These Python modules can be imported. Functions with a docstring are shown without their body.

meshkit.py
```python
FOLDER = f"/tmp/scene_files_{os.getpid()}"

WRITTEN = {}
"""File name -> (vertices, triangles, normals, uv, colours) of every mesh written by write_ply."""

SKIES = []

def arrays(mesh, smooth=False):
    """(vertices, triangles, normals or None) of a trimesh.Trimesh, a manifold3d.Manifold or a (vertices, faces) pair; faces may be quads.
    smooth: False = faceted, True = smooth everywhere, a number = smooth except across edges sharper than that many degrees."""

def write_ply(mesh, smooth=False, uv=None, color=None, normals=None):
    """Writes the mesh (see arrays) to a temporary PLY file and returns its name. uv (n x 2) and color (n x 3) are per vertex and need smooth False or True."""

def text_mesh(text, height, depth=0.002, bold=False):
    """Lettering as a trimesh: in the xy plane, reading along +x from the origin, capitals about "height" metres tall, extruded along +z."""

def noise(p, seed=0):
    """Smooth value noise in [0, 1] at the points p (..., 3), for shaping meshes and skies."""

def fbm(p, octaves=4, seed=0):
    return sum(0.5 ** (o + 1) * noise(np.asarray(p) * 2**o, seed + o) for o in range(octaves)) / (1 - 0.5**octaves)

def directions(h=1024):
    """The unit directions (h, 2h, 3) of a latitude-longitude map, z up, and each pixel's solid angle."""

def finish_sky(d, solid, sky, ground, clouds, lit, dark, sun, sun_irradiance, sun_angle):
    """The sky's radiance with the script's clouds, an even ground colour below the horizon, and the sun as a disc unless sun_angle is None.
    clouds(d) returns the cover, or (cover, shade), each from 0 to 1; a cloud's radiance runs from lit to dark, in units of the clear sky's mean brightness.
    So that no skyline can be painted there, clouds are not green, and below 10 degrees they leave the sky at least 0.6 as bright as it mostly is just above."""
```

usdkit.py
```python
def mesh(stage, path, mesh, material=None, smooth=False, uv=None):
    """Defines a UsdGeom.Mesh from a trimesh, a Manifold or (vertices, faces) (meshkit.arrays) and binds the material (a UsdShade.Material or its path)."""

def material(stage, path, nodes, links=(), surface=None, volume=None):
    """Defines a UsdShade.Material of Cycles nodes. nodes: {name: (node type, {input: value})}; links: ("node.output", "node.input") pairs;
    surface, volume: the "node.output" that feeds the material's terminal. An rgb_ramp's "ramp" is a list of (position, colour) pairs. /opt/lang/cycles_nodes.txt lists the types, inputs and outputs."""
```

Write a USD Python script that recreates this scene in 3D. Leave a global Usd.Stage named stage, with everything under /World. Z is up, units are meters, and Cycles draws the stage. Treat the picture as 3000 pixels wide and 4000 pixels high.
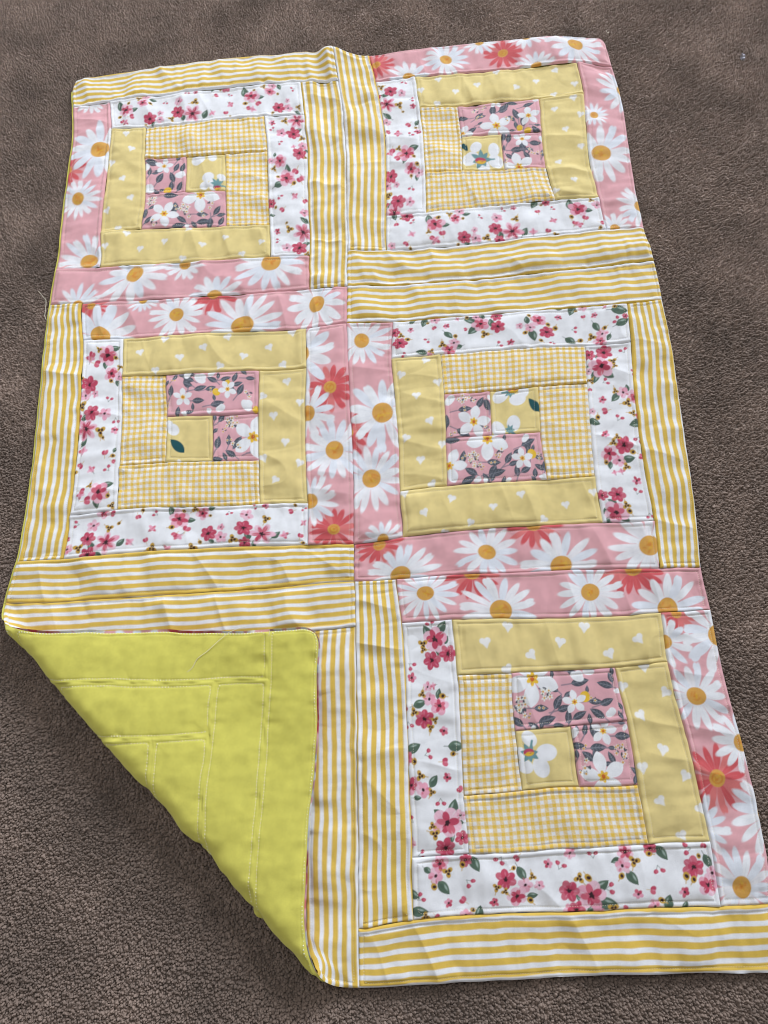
import math, random
import numpy as np
import trimesh, usdkit, meshkit
from scipy.interpolate import RBFInterpolator, RectBivariateSpline
from pxr import Usd, UsdGeom, UsdLux, Gf, Sdf, Vt

stage = Usd.Stage.CreateInMemory()
UsdGeom.SetStageUpAxis(stage, 'Z'); UsdGeom.SetStageMetersPerUnit(stage, 1.0)
UsdGeom.Xform.Define(stage, '/World'); UsdGeom.Scope.Define(stage, '/World/Looks')

# ---------------------------------------------------------------- camera (a phone held over the quilt)
RIGHT, UP = (0.99741702, -0.04142540, -0.05867903), (0.05721662, 0.95209073, 0.30041553)
FWD, EYE = (-0.04342292, 0.30299698, -0.95200172), (0.66328195, 0.32175057, 1.12756879)
cam = UsdGeom.Camera.Define(stage, '/World/camera')
cam.AddTransformOp().Set(Gf.Matrix4d(*RIGHT, 0, *UP, 0, *[-x for x in FWD], 0, *EYE, 1))
cam.CreateHorizontalApertureAttr(36.0); cam.CreateVerticalApertureAttr(48.0); cam.CreateFocalLengthAttr(36 * 2774 / 3000)
cam.CreateClippingRangeAttr(Gf.Vec2f(0.05, 100)); cam.CreateExposureAttr(-0.02)

# ---------------------------------------------------------------- light: a window beyond the far side of the quilt, and the room's soft bounce
def rect(name, pos, target, w, h, intensity, color):
    l = UsdLux.RectLight.Define(stage, '/World/' + name)
    z = np.array(pos, float) - np.array(target, float); z /= np.linalg.norm(z)
    x = np.cross([0, 0, 1.0], z) if abs(z[2]) < .99 else np.array([1.0, 0, 0]); x /= np.linalg.norm(x); y = np.cross(z, x)
    l.AddTransformOp().Set(Gf.Matrix4d(*x, 0, *y, 0, *z, 0, *map(float, pos), 1))
    l.CreateWidthAttr(w); l.CreateHeightAttr(h); l.CreateIntensityAttr(intensity); l.CreateColorAttr(Gf.Vec3f(*color))
rect('window_light', (2.5, 4.3, 2.25), (0.55, 0.9, 0.0), 2.3, 1.9, 19.5, (0.91, 0.965, 1.07))
rect('ceiling_bounce', (0.15, 1.15, 1.7), (0.25, 1.15, 0.0), 0.9, 0.9, 3.7, (0.95, 0.98, 1.04))
dome = UsdLux.DomeLight.Define(stage, '/World/room_bounce')
dome.CreateIntensityAttr(0.10); dome.CreateColorAttr(Gf.Vec3f(1.0, 0.97, 0.97))

# ---------------------------------------------------------------- helpers
taken = {}
def path(parent, name):
    k = (parent, name); n = taken.get(k, 0); taken[k] = n + 1
    return f'{parent}/{name}' + (f'_{n:03d}' if n else '')
def tag(p, **kw):
    p = p.GetPrim() if hasattr(p, 'GetPrim') else p
    for k, v in kw.items(): p.SetCustomDataByKey(k, v)
def mat(name, nodes, links, surface='p.BSDF'):
    return usdkit.material(stage, '/World/Looks/' + name, nodes, links, surface=surface)
fbm = meshkit.noise
def noise2(x, y, seed): return meshkit.noise(np.stack([x, y, np.zeros_like(x) + .37], -1), seed) * 2 - 1
def fbm2(x, y, seed, oct=3):
    o = 0; a = 1.0
    for k in range(oct): o = o + a * noise2(x * 2 ** k, y * 2 ** k, seed + 17 * k); a *= .5
    return o / 1.75
def sstep(a, b, x):
    t = np.clip((x - a) / (b - a), 0, 1); return t * t * (3 - 2 * t)

# ---------------------------------------------------------------- materials
def cloth(name, src, rough=.85):
    nodes = {'g': ('geometry', {}), 'n': ('noise_texture', {'scale': 900.0, 'detail': 3.0, 'roughness': .7}),
             'n2': ('noise_texture', {'scale': 60.0, 'detail': 4.0, 'roughness': .6}),
             'r': ('map_range', {'from_min': .3, 'from_max': .7, 'to_min': .9, 'to_max': 1.03}),
             'r2': ('map_range', {'from_min': .3, 'from_max': .7, 'to_min': .92, 'to_max': 1.04}),
             'mm': ('math', {'math_type': 'multiply'}), 'mx': ('mix', {'mix_type': 'multiply', 'fac': 1.0}),
             'b': ('bump', {'strength': .5, 'distance': .0006}),
             'p': ('principled_bsdf', {'roughness': rough, 'specular_ior_level': .25, 'sheen_weight': .12, 'sheen_roughness': .4, 'diffuse_roughness': .6})}
    links = [('g.position', 'n.vector'), ('g.position', 'n2.vector'), ('n.fac', 'r.value'), ('n2.fac', 'r2.value'), ('r.result', 'mm.value1'), ('r2.result', 'mm.value2'),
             ('mm.value', 'mx.color2'), ('n.fac', 'b.height'), ('b.normal', 'p.normal'), ('mx.color', 'p.base_color')]
    if isinstance(src, str): nodes['a'] = ('attribute', {'attribute': src}); links.append(('a.color', 'mx.color1'))
    else: nodes['mx'][1]['color1'] = src
    return mat(name, nodes, links)
PRINT = cloth('printed_cotton', 'print')
BACK = cloth('lime_cotton', (.655, .615, .125))
THREAD = mat('thread', {'p': ('principled_bsdf', {'base_color': (.74, .70, .55), 'roughness': .7})}, [])
THREADY = mat('thread_on_lime', {'p': ('principled_bsdf', {'base_color': (.88, .86, .66), 'roughness': .7})}, [])
LOOSE = mat('loose_cotton', {'p': ('principled_bsdf', {'base_color': (.75, .70, .55), 'roughness': .7})}, [])

# ---------------------------------------------------------------- carpet
FLOOR = mat('carpet_backing', {'p': ('principled_bsdf', {'base_color': (.12, .094, .076), 'roughness': 1.0})}, [])
def sheet(x0, x1, y0, y1, z, n=8):
    xs, ys = np.linspace(x0, x1, n), np.linspace(y0, y1, n); X, Y = np.meshgrid(xs, ys)
    v = np.stack([X.ravel(), Y.ravel(), np.full(X.size, z)], 1); i = np.arange(n * n).reshape(n, n)
    return v, np.stack([i[:-1, :-1].ravel(), i[:-1, 1:].ravel(), i[1:, 1:].ravel(), i[1:, :-1].ravel()], 1)
c = usdkit.mesh(stage, '/World/carpet', sheet(-2.5, 3.5, -2.2, 4.4, -.0050), FLOOR)
tag(c, kind='structure', label='brown cut pile carpet covering the whole floor', category='carpet')

# ---------------------------------------------------------------- the quilt's lie: plan coordinates (strip widths) -> floor
W = .08                                                  # one strip is 8 cm wide; the quilt is 14 x 21 strips
CP = np.array([[float(a) for a in t.split(',')] for t in '''0,20,-0.001,20.011 1,20,0.946,20.112 6,20,5.993,20.230 1,19,1.075,19.191 1,15,1.113,14.999 2,19,1.989,19.143 5,19,5.047,19.205 2,18,2.041,18.133 4,18,4.075,18.089 5,18,5.124,18.036 3,18,3.077,18.094 3,17,3.125,16.998 4,17,4.125,16.946 2,17,2.108,17.045 2,16,2.074,15.989 4,16,4.152,15.919 5,16,5.215,15.841 1,16,1.070,16.009 5,15,5.232,14.927 6,15,6.151,14.876 6,14,6.156,13.984 0,15,0.036,14.994 0,14,-0.004,14.047 7,21,6.854,21.112 8,21,7.791,20.939 8,20,7.924,19.990 9,20,8.908,20.084 13,20,13.040,20.096 14,20,13.877,19.810 9,19,8.987,19.049 10,19,9.930,18.984 12,19,11.974,19.011 13,19,13.074,19.067 10,18,9.951,18.027 11,18,10.917,17.996 12,18,11.917,17.995 10,17,9.915,16.976 11,17,10.910,16.944 12,17,11.929,16.909 9,17,9.020,17.030 9,16,8.961,15.859 12,16,12.026,15.950 13,16,13.031,15.918 8,16,8.009,15.853 8,15,7.993,14.875 13,15,13.083,14.997 14,15,13.919,14.982 7,15,7.055,14.939 7,14,7.030,13.981 14,14,14.025,14.076 7,13,7.004,13.002 8,13,8.032,12.951 13,13,13.291,13.027 14,13,14.060,13.066 8,12,7.974,12.013 9,12,9.053,12.047 12,12,12.222,12.037 13,12,13.217,12.059 9,11,9.054,11.054 10,11,10.055,11.066 11,11,11.104,11.101 12,11,12.154,11.109 10,10,10.015,10.033 11,10,11.049,10.043 9,10,9.043,10.018 9,9,8.995,8.950 11,9,11.051,8.959 12,9,12.049,8.977 8,9,8.004,8.894 8,8,8.002,7.882 12,8,12.059,7.988 13,8,13.091,7.951 7,8,7.013,7.817 13,7,13.054,6.985 14,7,13.846,6.969 7,7,7.005,7.060 1,14,0.785,14.030 1,13,0.895,13.035 2,13,1.821,13.005 6,13,6.067,12.937 2,12,1.881,12.024 3,12,2.887,12.006 5,12,5.002,11.951 6,12,6.064,11.940 3,11,2.957,10.953 4,11,3.983,10.909 5,11,5.000,10.892 3,10,2.989,9.876 4,10,4.027,9.835 5,10,5.013,9.786 2,10,1.982,9.853 2,9,1.992,8.861 5,9,5.049,8.800 6,9,6.066,8.762 1,9,1.010,8.785 1,8,0.940,7.856 6,8,6.081,7.866 0,8,-0.063,7.854 0,7,-0.209,6.973 7,0,6.886,-0.020 8,7,7.846,7.039 8,6,7.903,6.152 9,6,8.899,6.179 13,6,12.932,6.101 14,6,13.873,6.114 9,5,8.923,5.095 10,5,9.959,5.096 12,5,11.908,5.118 13,5,12.898,5.169 10,4,9.931,4.043 11,4,10.945,4.084 12,4,11.990,4.143 10,3,9.950,3.014 11,3,10.973,3.020 12,3,12.041,3.024 9,3,8.886,2.942 9,2,8.931,1.982 12,2,12.079,2.047 13,2,13.149,2.044 8,2,7.900,1.973 8,1,7.846,0.966 13,1,13.145,1.022 14,1,14.052,1.036 7,1,6.890,0.859 14,0,14.002,0.013 0,0,0.105,-0.066 1.48,0,1.583,0.001 2.52,0,2.621,0.071 4.02,0,4.118,0.182 4.93,0,5.027,0.217 0,0.842,0.077,0.776 0,2.78,0.031,2.712 0,4.35,-0.009,4.287 0,5.4,-0.025,5.328'''.split()])
tps = RBFInterpolator(CP[:, :2], CP[:, 2:], smoothing=2e-3, kernel='thin_plate_spline')
gu, gv = np.arange(-1, 15.01, .25), np.arange(-1, 22.01, .25)
GU, GV = np.meshgrid(gu, gv, indexing='ij')
GXY = tps(np.c_[GU.ravel(), GV.ravel()]).reshape(*GU.shape, 2) * W
SX, SY = RectBivariateSpline(gu, gv, GXY[..., 0]), RectBivariateSpline(gu, gv, GXY[..., 1])
FOLD_P, FOLD_N, FOLD_R = np.array([0.02750658912951985, 0.522106075243033]), np.array([-0.7089442839423835, -0.7052644909999517]), .022   # the near left corner is turned over along this line
Z0 = .006
def round_corners(u, v):
    u, v = u.copy(), v.copy()
    for cu, cv, RC in ((0, 0, .45), (14, 0, .3), (14, 21, .22), (0, 21, .40)):
        a, b = np.abs(u - cu), np.abs(v - cv); m = (a < RC) & (b < RC)
        p, q = 1 - a[m] / RC, 1 - b[m] / RC
        P, Q = p * np.sqrt(1 - q * q / 2), q * np.sqrt(1 - p * p / 2)
        u[m] = cu + np.sign(7 - cu) * RC * (1 - P); v[m] = cv + np.sign(10 - cv) * RC * (1 - Q)
    return u, v
def wave(u, v):
    """Soft unevenness of the whole quilt, and the ridges the photograph shows at the top middle."""
    h = .0022 * fbm2(u / 3.1, v / 3.1, 5, 2) + .0012 * fbm2(u / 1.1 + 9, v / 1.1, 11, 2)
    g = lambda x, s: np.exp(-(x / s) ** 2)
    up = sstep(13.6, 15.5, v)
    h = h + up * (.0045 * g(u - 7.12 + .02 * (v - 17), .22) - .0035 * g(u - 6.55 - .05 * np.sin(v), .16) + .0028 * g(u - 6.3, .12) + .002 * g(u - 6.82, .08))
    h = h + .013 * g(u - 6.95, .55) * g(v - 20.95, .5) - .004 * g(u - 6.4, .2) * g(v - 20.9, .5) + .003 * g(u - 6.0, .3) * g(v - 20.9, .5)
    h = h + .004 * g(v - 14.1 - .02 * u, .2) * sstep(8, 11, u)
    near = sstep(-.22, -.02, ((SX.ev(u, v) - FOLD_P[0]) * FOLD_N[0] + (SY.ev(u, v) - FOLD_P[1]) * FOLD_N[1]))
    return np.maximum(h, -.0025) * (1 - .75 * near)
def surf(u, v, h):
    """h metres off the backing plane, on the front's side."""
    u, v = round_corners(np.asarray(u, float), np.asarray(v, float))
    x, y = SX.ev(u, v), SY.ev(u, v)
    x, y = x + .0022 * noise2(u / .9, v / .9, 301) + .0010 * noise2(u / .3, v / .3, 303), y + .0022 * noise2(u / .9, v / .9, 302) + .0010 * noise2(u / .3, v / .3, 304)
    d = (x - FOLD_P[0]) * FOLD_N[0] + (y - FOLD_P[1]) * FOLD_N[1]
    sa = (x - FOLD_P[0]) * -FOLD_N[1] + (y - FOLD_P[1]) * FOLD_N[0]
    d = d + (.0035 * noise2(sa / .13, 0 * sa, 811) + .0016 * noise2(sa / .045, 0 * sa, 812)) * sstep(-.05, .0, d)
    r = FOLD_R; ph = np.clip(d / r, 0, np.pi); on = np.clip(d, 0, None); over = np.clip(d - np.pi * r, 0, None)
    out = r * np.sin(ph) - over - on                     # shift along the fold's normal
    z = Z0 + r * (1 - np.cos(ph)) - (2 * r - .0215) * sstep(0, .17, over)
    return np.stack([x + FOLD_N[0] * (out - h * np.sin(ph)), y + FOLD_N[1] * (out - h * np.sin(ph)), z + h * np.cos(ph)], -1)

S0, SB = .092, .068                                                # the quilting runs this far inside each seam
def edge_dist(u, v, r):
    return np.stack([u - r[0], r[2] - u, v - r[1], r[3] - v], -1)      # left, right, bottom, top
def puff(u, v, r, kind, lift, seed):
    """Padding of one strip: dips at its seams and along its quilting, gathers beside the stitches, creases across it."""
    D = np.maximum(edge_dist(u, v, r), 0); d = D.min(-1)
    dd = np.sqrt(np.minimum(D[..., 0], D[..., 1]) ** 2 + 0) ; inner = np.maximum(d - S0, 0)
    vary = .30 + .85 * meshkit.noise(np.stack([u / .8, v / .8, 0 * u + seed % 97], -1), seed + 5); vary2 = .45 + .75 * meshkit.noise(np.stack([u / .6, v / .6, 0 * u + seed % 89], -1), seed + 6)
    wob = S0 * (1 + .07 * noise2(u * 1.3, v * 1.3, seed + 2))
    h = .0036 + .0014 * (1 - np.exp(-inner / .26)) - .0026 * (.3 + .7 * vary2) * np.exp(-(d / .014) ** 2) - .0013 * vary * np.exp(-((d - wob) / .017) ** 2)
    band = np.clip(d / wob, 0, 1); h = h + np.where(d < wob, .0003 * np.sin(np.pi * band), 0)
    for k in range(4):
        dk = D[..., k]; al = v if k < 2 else u
        h = h + lift[k] * sstep(S0 + .03, S0 * .55, dk) * sstep(0, .02, dk)
        h = h + (.0015 * noise2(al / .11, dk / .5, seed + 31 * k) * (.3 + 1.2 * meshkit.noise(np.stack([al / .9, 0 * al, 0 * al + k], -1), seed)) + .0016 * noise2(al / .21, dk / .6, seed + 31 * k + 7)) * np.exp(-np.abs(dk - S0 * .8) / .20)
    wide = (r[2] - r[0]) >= (r[3] - r[1])
    al, ac = (u, v) if wide else (v, u)
    amp = {'stripe': 2.6, 'daisy': 2.0, 'rose': 2.1, 'heart': 2.3, 'gingham': 1.7, 'floral': 1.3, 'centre': 1.5}[kind]
    soft = .35 + .65 * sstep(0, .2, d)
    n = fbm2(al / .62, ac / 1.9 + al * .12, seed + 3, 2) * .0040 + fbm2(al / .26, ac / .9 + al * .15, seed + 13, 2) * .0018 + fbm2(u / .62, v / .62, seed + 9, 2) * .0034
    ridge = 1 - np.abs(noise2(al / .8 + .35 * ac, ac / 2.2, seed + 21)) * 2.2
    crease = np.clip(1 - np.abs(noise2(al / .55 - .2 * ac, ac / 1.1 + .3 * al, seed + 41)) * 5, 0, 1) * meshkit.noise(np.stack([al / .7, ac / .7, 0 * al], -1), seed + 43)
    n = n + .0017 * np.clip(ridge, 0, 1) ** 2 - .0008 * crease
    h = h + amp * n * soft
    do = np.minimum(np.minimum(u, 14 - u), np.minimum(v, 21 - v)); t = np.clip(do / .075, 0, 1); rnd = np.sqrt(np.clip(1 - (1 - t) ** 2, 0, 1))
    return .0012 + (np.maximum(h, .0002) - .0012) * rnd

# ---------------------------------------------------------------- the prints (flat colour on the cloth)
C = dict(white=(.80, .81, .82), stripe=(.75, .53, .10), butter=(.75, .625, .275), pink=(.745, .42, .44), mauve=(.735, .42, .455), coral=(.62, .105, .115), coral2=(.68, .20, .19), gold=(.66, .37, .085), orange=(.62, .22, .03),
         crim=(.52, .07, .125), crim2=(.62, .14, .20), rose=(.76, .36, .46), pale=(.80, .50, .59), leaf=(.115, .18, .125), leafd=(.06, .10, .075), leafl=(.45, .55, .50), must=(.56, .345, .06), brown=(.045, .018, .022),
         grey=(.085, .095, .115), greyl=(.24, .26, .30), stem=(.27, .22, .26), lemon=(.78, .52, .045), gorange=(.55, .14, .025), teal=(.012, .085, .095), aqua=(.17, .33, .34), red=(.52, .07, .13), cream=(.74, .72, .58))
C = {k: np.array(v) for k, v in C.items()}
class Cloth:
    """The colours of one strip's vertices; every method lays one printed shape on them."""
    def __init__(s, x, y, bg, aa): s.x, s.y, s.c, s.aa = x, y, np.tile(C[bg], (len(x), 1)), aa
    def near(s, cx, cy, R):
        s.i = np.nonzero((np.abs(s.x - cx) < R) & (np.abs(s.y - cy) < R))[0]; s.X, s.Y = s.x[s.i] - cx, s.y[s.i] - cy
        return len(s.i) > 0
    def lay(s, sdf, col, op=1.0):
        m = (np.clip(.5 - sdf / s.aa, 0, 1) * op)[:, None]; s.c[s.i] = s.c[s.i] * (1 - m) + np.asarray(col) * m
    def ell(s, cx, cy, ra, rb, a=0.0):
        ca, sa = math.cos(a), math.sin(a); X, Y = s.X - cx, s.Y - cy
        return (np.hypot((X * ca + Y * sa) / ra, (-X * sa + Y * ca) / rb) - 1) * min(ra, rb)
    def leafs(s, cx, cy, L, B, a):
        ca, sa = math.cos(a), math.sin(a); X, Y = s.X - cx, s.Y - cy; p, q = X * ca + Y * sa, -X * sa + Y * ca
        t = np.clip(p / L, -1, 1); hw = B * (1 - t * t) ** .85 * (1 - .25 * t)
        return np.maximum(np.abs(q) - hw, np.abs(p) - L), p, q
    def petals(s, n, c, ra, rb, a, col, rng, jit=.1, op=1.0, pick=None):
        for k in range(n):
            t = a + 2 * math.pi * (k + rng.uniform(-jit, jit)) / n; q = 1 + rng.uniform(-jit, jit)
            cc = col if pick is None else pick[rng.randrange(len(pick))]
            s.lay(s.ell(math.cos(t) * c * q, math.sin(t) * c * q, ra * q, rb * (1 + rng.uniform(-jit, jit)), t), cc, op)
    def line(s, x0, y0, x1, y1, w, col, op=1.0):
        dx, dy = x1 - x0, y1 - y0; t = np.clip(((s.X - x0) * dx + (s.Y - y0) * dy) / (dx * dx + dy * dy + 1e-9), 0, 1)
        s.lay(np.hypot(s.X - x0 - t * dx, s.Y - y0 - t * dy) - w, col, op)

def daisy(k, s, a, rng, coral):
    s *= 1.13
    n = rng.randrange(13, 17); cols = [C['coral'], C['coral'] * .93 + C['coral2'] * .07, C['coral2']] if coral else [C['white'] * .99, C['white'] * .94 + C['pink'] * .05, np.array([.73, .76, .80])]
    if not coral: k.lay(k.ell(0, 0, s * .32, s * .32), C['white'])
    w = 3.75 / n
    for j in range(n):
        t = a + 2 * math.pi * (j + rng.uniform(-.12, .12)) / n; q = rng.uniform(.86, 1.06); col = cols[rng.randrange(3)]; ww = w * rng.uniform(.86, 1.08)
        k.lay(k.ell(math.cos(t) * s * .64 * q, math.sin(t) * s * .64 * q, s * .37 * q, s * .45 * ww, t), col)
        k.lay(k.ell(math.cos(t) * s * .45, math.sin(t) * s * .45, s * .30, s * .31 * ww, t), col)
        if rng.random() < .3: k.lay(k.ell(math.cos(t + .09) * s * .86 * q, math.sin(t + .09) * s * .86 * q, s * .14, s * .3 * ww, t + .2), col)
        k.line(math.cos(t) * s * .3, math.sin(t) * s * .3, math.cos(t) * s * .62, math.sin(t) * s * .62, s * .008, C['coral2'] if coral else np.array([.62, .64, .70]), .35)
    r = s * (.25 if coral else .285)
    k.lay(k.ell(0, 0, r, r * .93, a), C['gold'])
    for j in range(9):
        t = rng.uniform(0, 6.28); q = rng.uniform(0, .62) * r
        k.lay(k.ell(math.cos(t) * q, math.sin(t) * q, r * rng.uniform(.18, .36), r * .1, rng.uniform(0, 3)), C['orange'] if rng.random() < .6 else C['lemon'] * .9, .5)
    if coral: k.lay(np.abs(k.ell(0, 0, r * .6, r * .55)) - r * .1, C['orange'], .6)
def draw(k, ty, cx, cy, s, ang, rng):
    s *= {'L': 1.42, 'K': 1.3, 'S': 1.2, 'P': 1.22, 'R': 1.12, 'M': 1.3}.get(ty, 1.14 if ty in 'BbfT' else 1.0)
    a = math.radians(ang); co, si = math.cos(a), math.sin(a)
    if not k.near(cx, cy, s * (3.0 if ty in 'GL' else 2.0) + .03): return
    if ty in 'DE': daisy(k, s, a, rng, ty == 'E')
    elif ty == 'h':
        s *= 1.4
        X, Y = k.X * co + k.Y * si, -k.X * si + k.Y * co              # X runs towards the notch
        y, x = X / s, np.abs(Y) / s
        k.lay(np.minimum((np.hypot(x - .36, y - .25) - .43) * s, np.maximum(np.maximum(x * .72 - .72 * .60 * (1 + (y - .05) / .95) - 0.0, y - .25), -y - .95) * s), C['white'], .88)
    elif ty == 'R':
        k.petals(6, s * .56, s * .46, s * .37, a, None, rng, .09, 1, [C['crim'], C['crim'] * 1.08, C['crim2'] * .9 + .02]); k.lay(k.ell(0, 0, s * .5, s * .5), C['crim'])
        k.petals(6, s * .62, s * .2, s * .06, a + .2, C['rose'], rng, .25, .45); k.petals(5, s * .1, s * .16, s * .09, a, C['brown'], rng, .3)
    elif ty == 'K':
        k.petals(5, s * .60, s * .46, s * .44, a, None, rng, .1, .92, [C['pale'], C['rose'], C['pale'] * .9 + .08]); k.petals(5, s * .42, s * .36, s * .25, a + .5, None, rng, .15, 1, [C['crim'], C['crim2']])
        k.petals(4, s * .75, s * .2, s * .05, a, C['white'], rng, .3, .4); k.petals(5, s * .09, s * .15, s * .09, a, C['brown'], rng, .3)
    elif ty == 'S':
        k.petals(6, s * .60, s * .45, s * .27, a, None, rng, .1, 1, [C['pale'], C['rose'], C['pale'] * .8 + .16]); k.petals(6, s * .42, s * .34, s * .17, a, None, rng, .1, 1, [C['crim'], C['crim2']])
        k.petals(6, s * .72, s * .24, s * .04, a + .15, C['white'], rng, .2, .4); k.petals(6, s * .1, s * .16, s * .07, a, C['brown'], rng, .3)
    elif ty == 'P':
        k.petals(5, s * .56, s * .46, s * .40, a, None, rng, .12, .95, [C['pale'], C['rose'], C['pale'] * .85 + .1]); k.petals(3, s * .55, s * .24, s * .12, a, C['crim2'], rng, .3, .7)
        k.lay(k.ell(0, 0, s * .22, s * .18, a), C['brown'])
    elif ty == 'T':
        k.petals(4, s * .42, s * .5, s * .3, a, None, rng, .15, 1, [C['pale'], C['rose'], C['crim2']]); k.lay(k.ell(0, 0, s * .5, s * .42, a), C['rose']); k.lay(k.ell(s * .2 * co, s * .2 * si, s * .4, s * .13, a), C['crim2'], .7)
        k.line(-s * .5 * co, -s * .5 * si, -s * 1.15 * co, -s * 1.15 * si, s * .07, C['leafl'] * .5, .8)
    elif ty == 'B':
        k.lay(k.ell(-si * s * .32, co * s * .32, s * .62, s * .48, a + .35), C['crim']); k.lay(k.ell(si * s * .32, -co * s * .32, s * .62, s * .48, a - .35), C['crim2']); k.lay(k.ell(.2 * s * co, .2 * s * si, s * .3, s * .1, a), C['rose'], .7)
        k.line(-s * .6 * co, -s * .6 * si, -s * 1.4 * co, -s * 1.4 * si, s * .06, C['must'], .8)
    elif ty == 'b':
        for q in (-1, 1):
            x, y = -si * s * .6 * q, co * s * .6 * q; k.line(x, y, -co * s * .9, -si * s * .9, s * .06, C['leafl'] * .45, .8)
            k.lay(k.ell(x, y, s * .42, s * .34, a + q), C['crim']); k.lay(k.ell(x + .2 * s, y, s * .26, s * .26, a), C['crim2'])
    elif ty == 'f':
        k.petals(5, s * .5, s * .42, s * .34, a, None, rng, .15, 1, [C['crim'], C['crim2'], C['rose']]); k.lay(k.ell(0, 0, s * .24, s * .2, a), C['brown'])
    elif ty == 'L':
        k.line(-co * s, -si * s, -co * s * 1.5, -si * s * 1.5, s * .05, C['leafd'], .7)
        f, p, q = k.leafs(0, 0, s, s * .56, a); k.lay(f, C['leaf']); k.lay(np.maximum(f, q - .02 * s), C['leafd'] * .5 + C['leaf'] * .5, .8)
        k.lay(k.ell(-si * s * .2 + co * s * .15, co * s * .2 + si * s * .15, s * .34, s * .10, a - .2), C['leafl'], .75); k.lay(k.ell(-co * s * .3, -si * s * .3, s * .3, s * .2, a), C['leafd'], .5)
    elif ty == 'M':
        n = 1 if s < .075 else 3
        if s > .05: k.line(0, 0, co * s * 1.5, si * s * 1.5, .008, C['must'], .8)
        for j in range(n):
            t = a + 2.1 * j; x, y = (math.cos(t) * s * .5, math.sin(t) * s * .5) if n > 1 else (0, 0); q = s * (.48 if n > 1 else .9)
            k.lay(k.ell(x, y, q, q * .8, t), C['must']); k.lay(k.ell(x * .6 + .1 * q, y * .6, q * .52, q * .42, t + 1), C['brown'])
    elif ty == 'G':
        s *= 1.12
        k.line(-co * s, -si * s, -co * s * 1.9 - .04, -si * s * 1.9, .013, C['stem'], .85)
        f, p, q = k.leafs(0, 0, s, s * .47, a); k.lay(f, C['grey']); k.lay(np.maximum(f, np.abs(q) - .008), C['greyl'], .8)
        if s > .09:
            fr = (p + np.abs(q) * -.9) / (s * .42); k.lay(np.maximum(f + .02, np.abs(fr - np.round(fr)) * s * .42 - .007), C['greyl'], .6)
    elif ty == 'N':
        for j in range(5):
            t = a + 2 * math.pi * j / 5 + rng.uniform(-.08, .08); f, p, q = k.leafs(math.cos(t) * s * .56, math.sin(t) * s * .56, s * .52, s * .30, t + math.pi)
            k.lay(f, C['white'] * rng.uniform(.94, 1.0)); k.lay(k.ell(math.cos(t) * s * .62, math.sin(t) * s * .62, s * .34, s * .27, t), C['white'] * rng.uniform(.96, 1.0))
        k.petals(6, s * .13, s * .14, s * .08, a, C['lemon'], rng, .05); k.petals(5, s * .11, s * .08, s * .04, a, C['gold'], rng, .2, .8); k.lay(k.ell(0, 0, s * .10, s * .085, a), C['gorange'])
    elif ty == 'Q':
        n = 2 if s < .13 else 4
        for j in range(n + 1):
            t = rng.uniform(0, 6.28); q = s * rng.uniform(.2, .8); f, p, qq = k.leafs(math.cos(t) * q, math.sin(t) * q, s * .32, s * .16, rng.uniform(0, 3)); k.lay(f, C['grey'])
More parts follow.
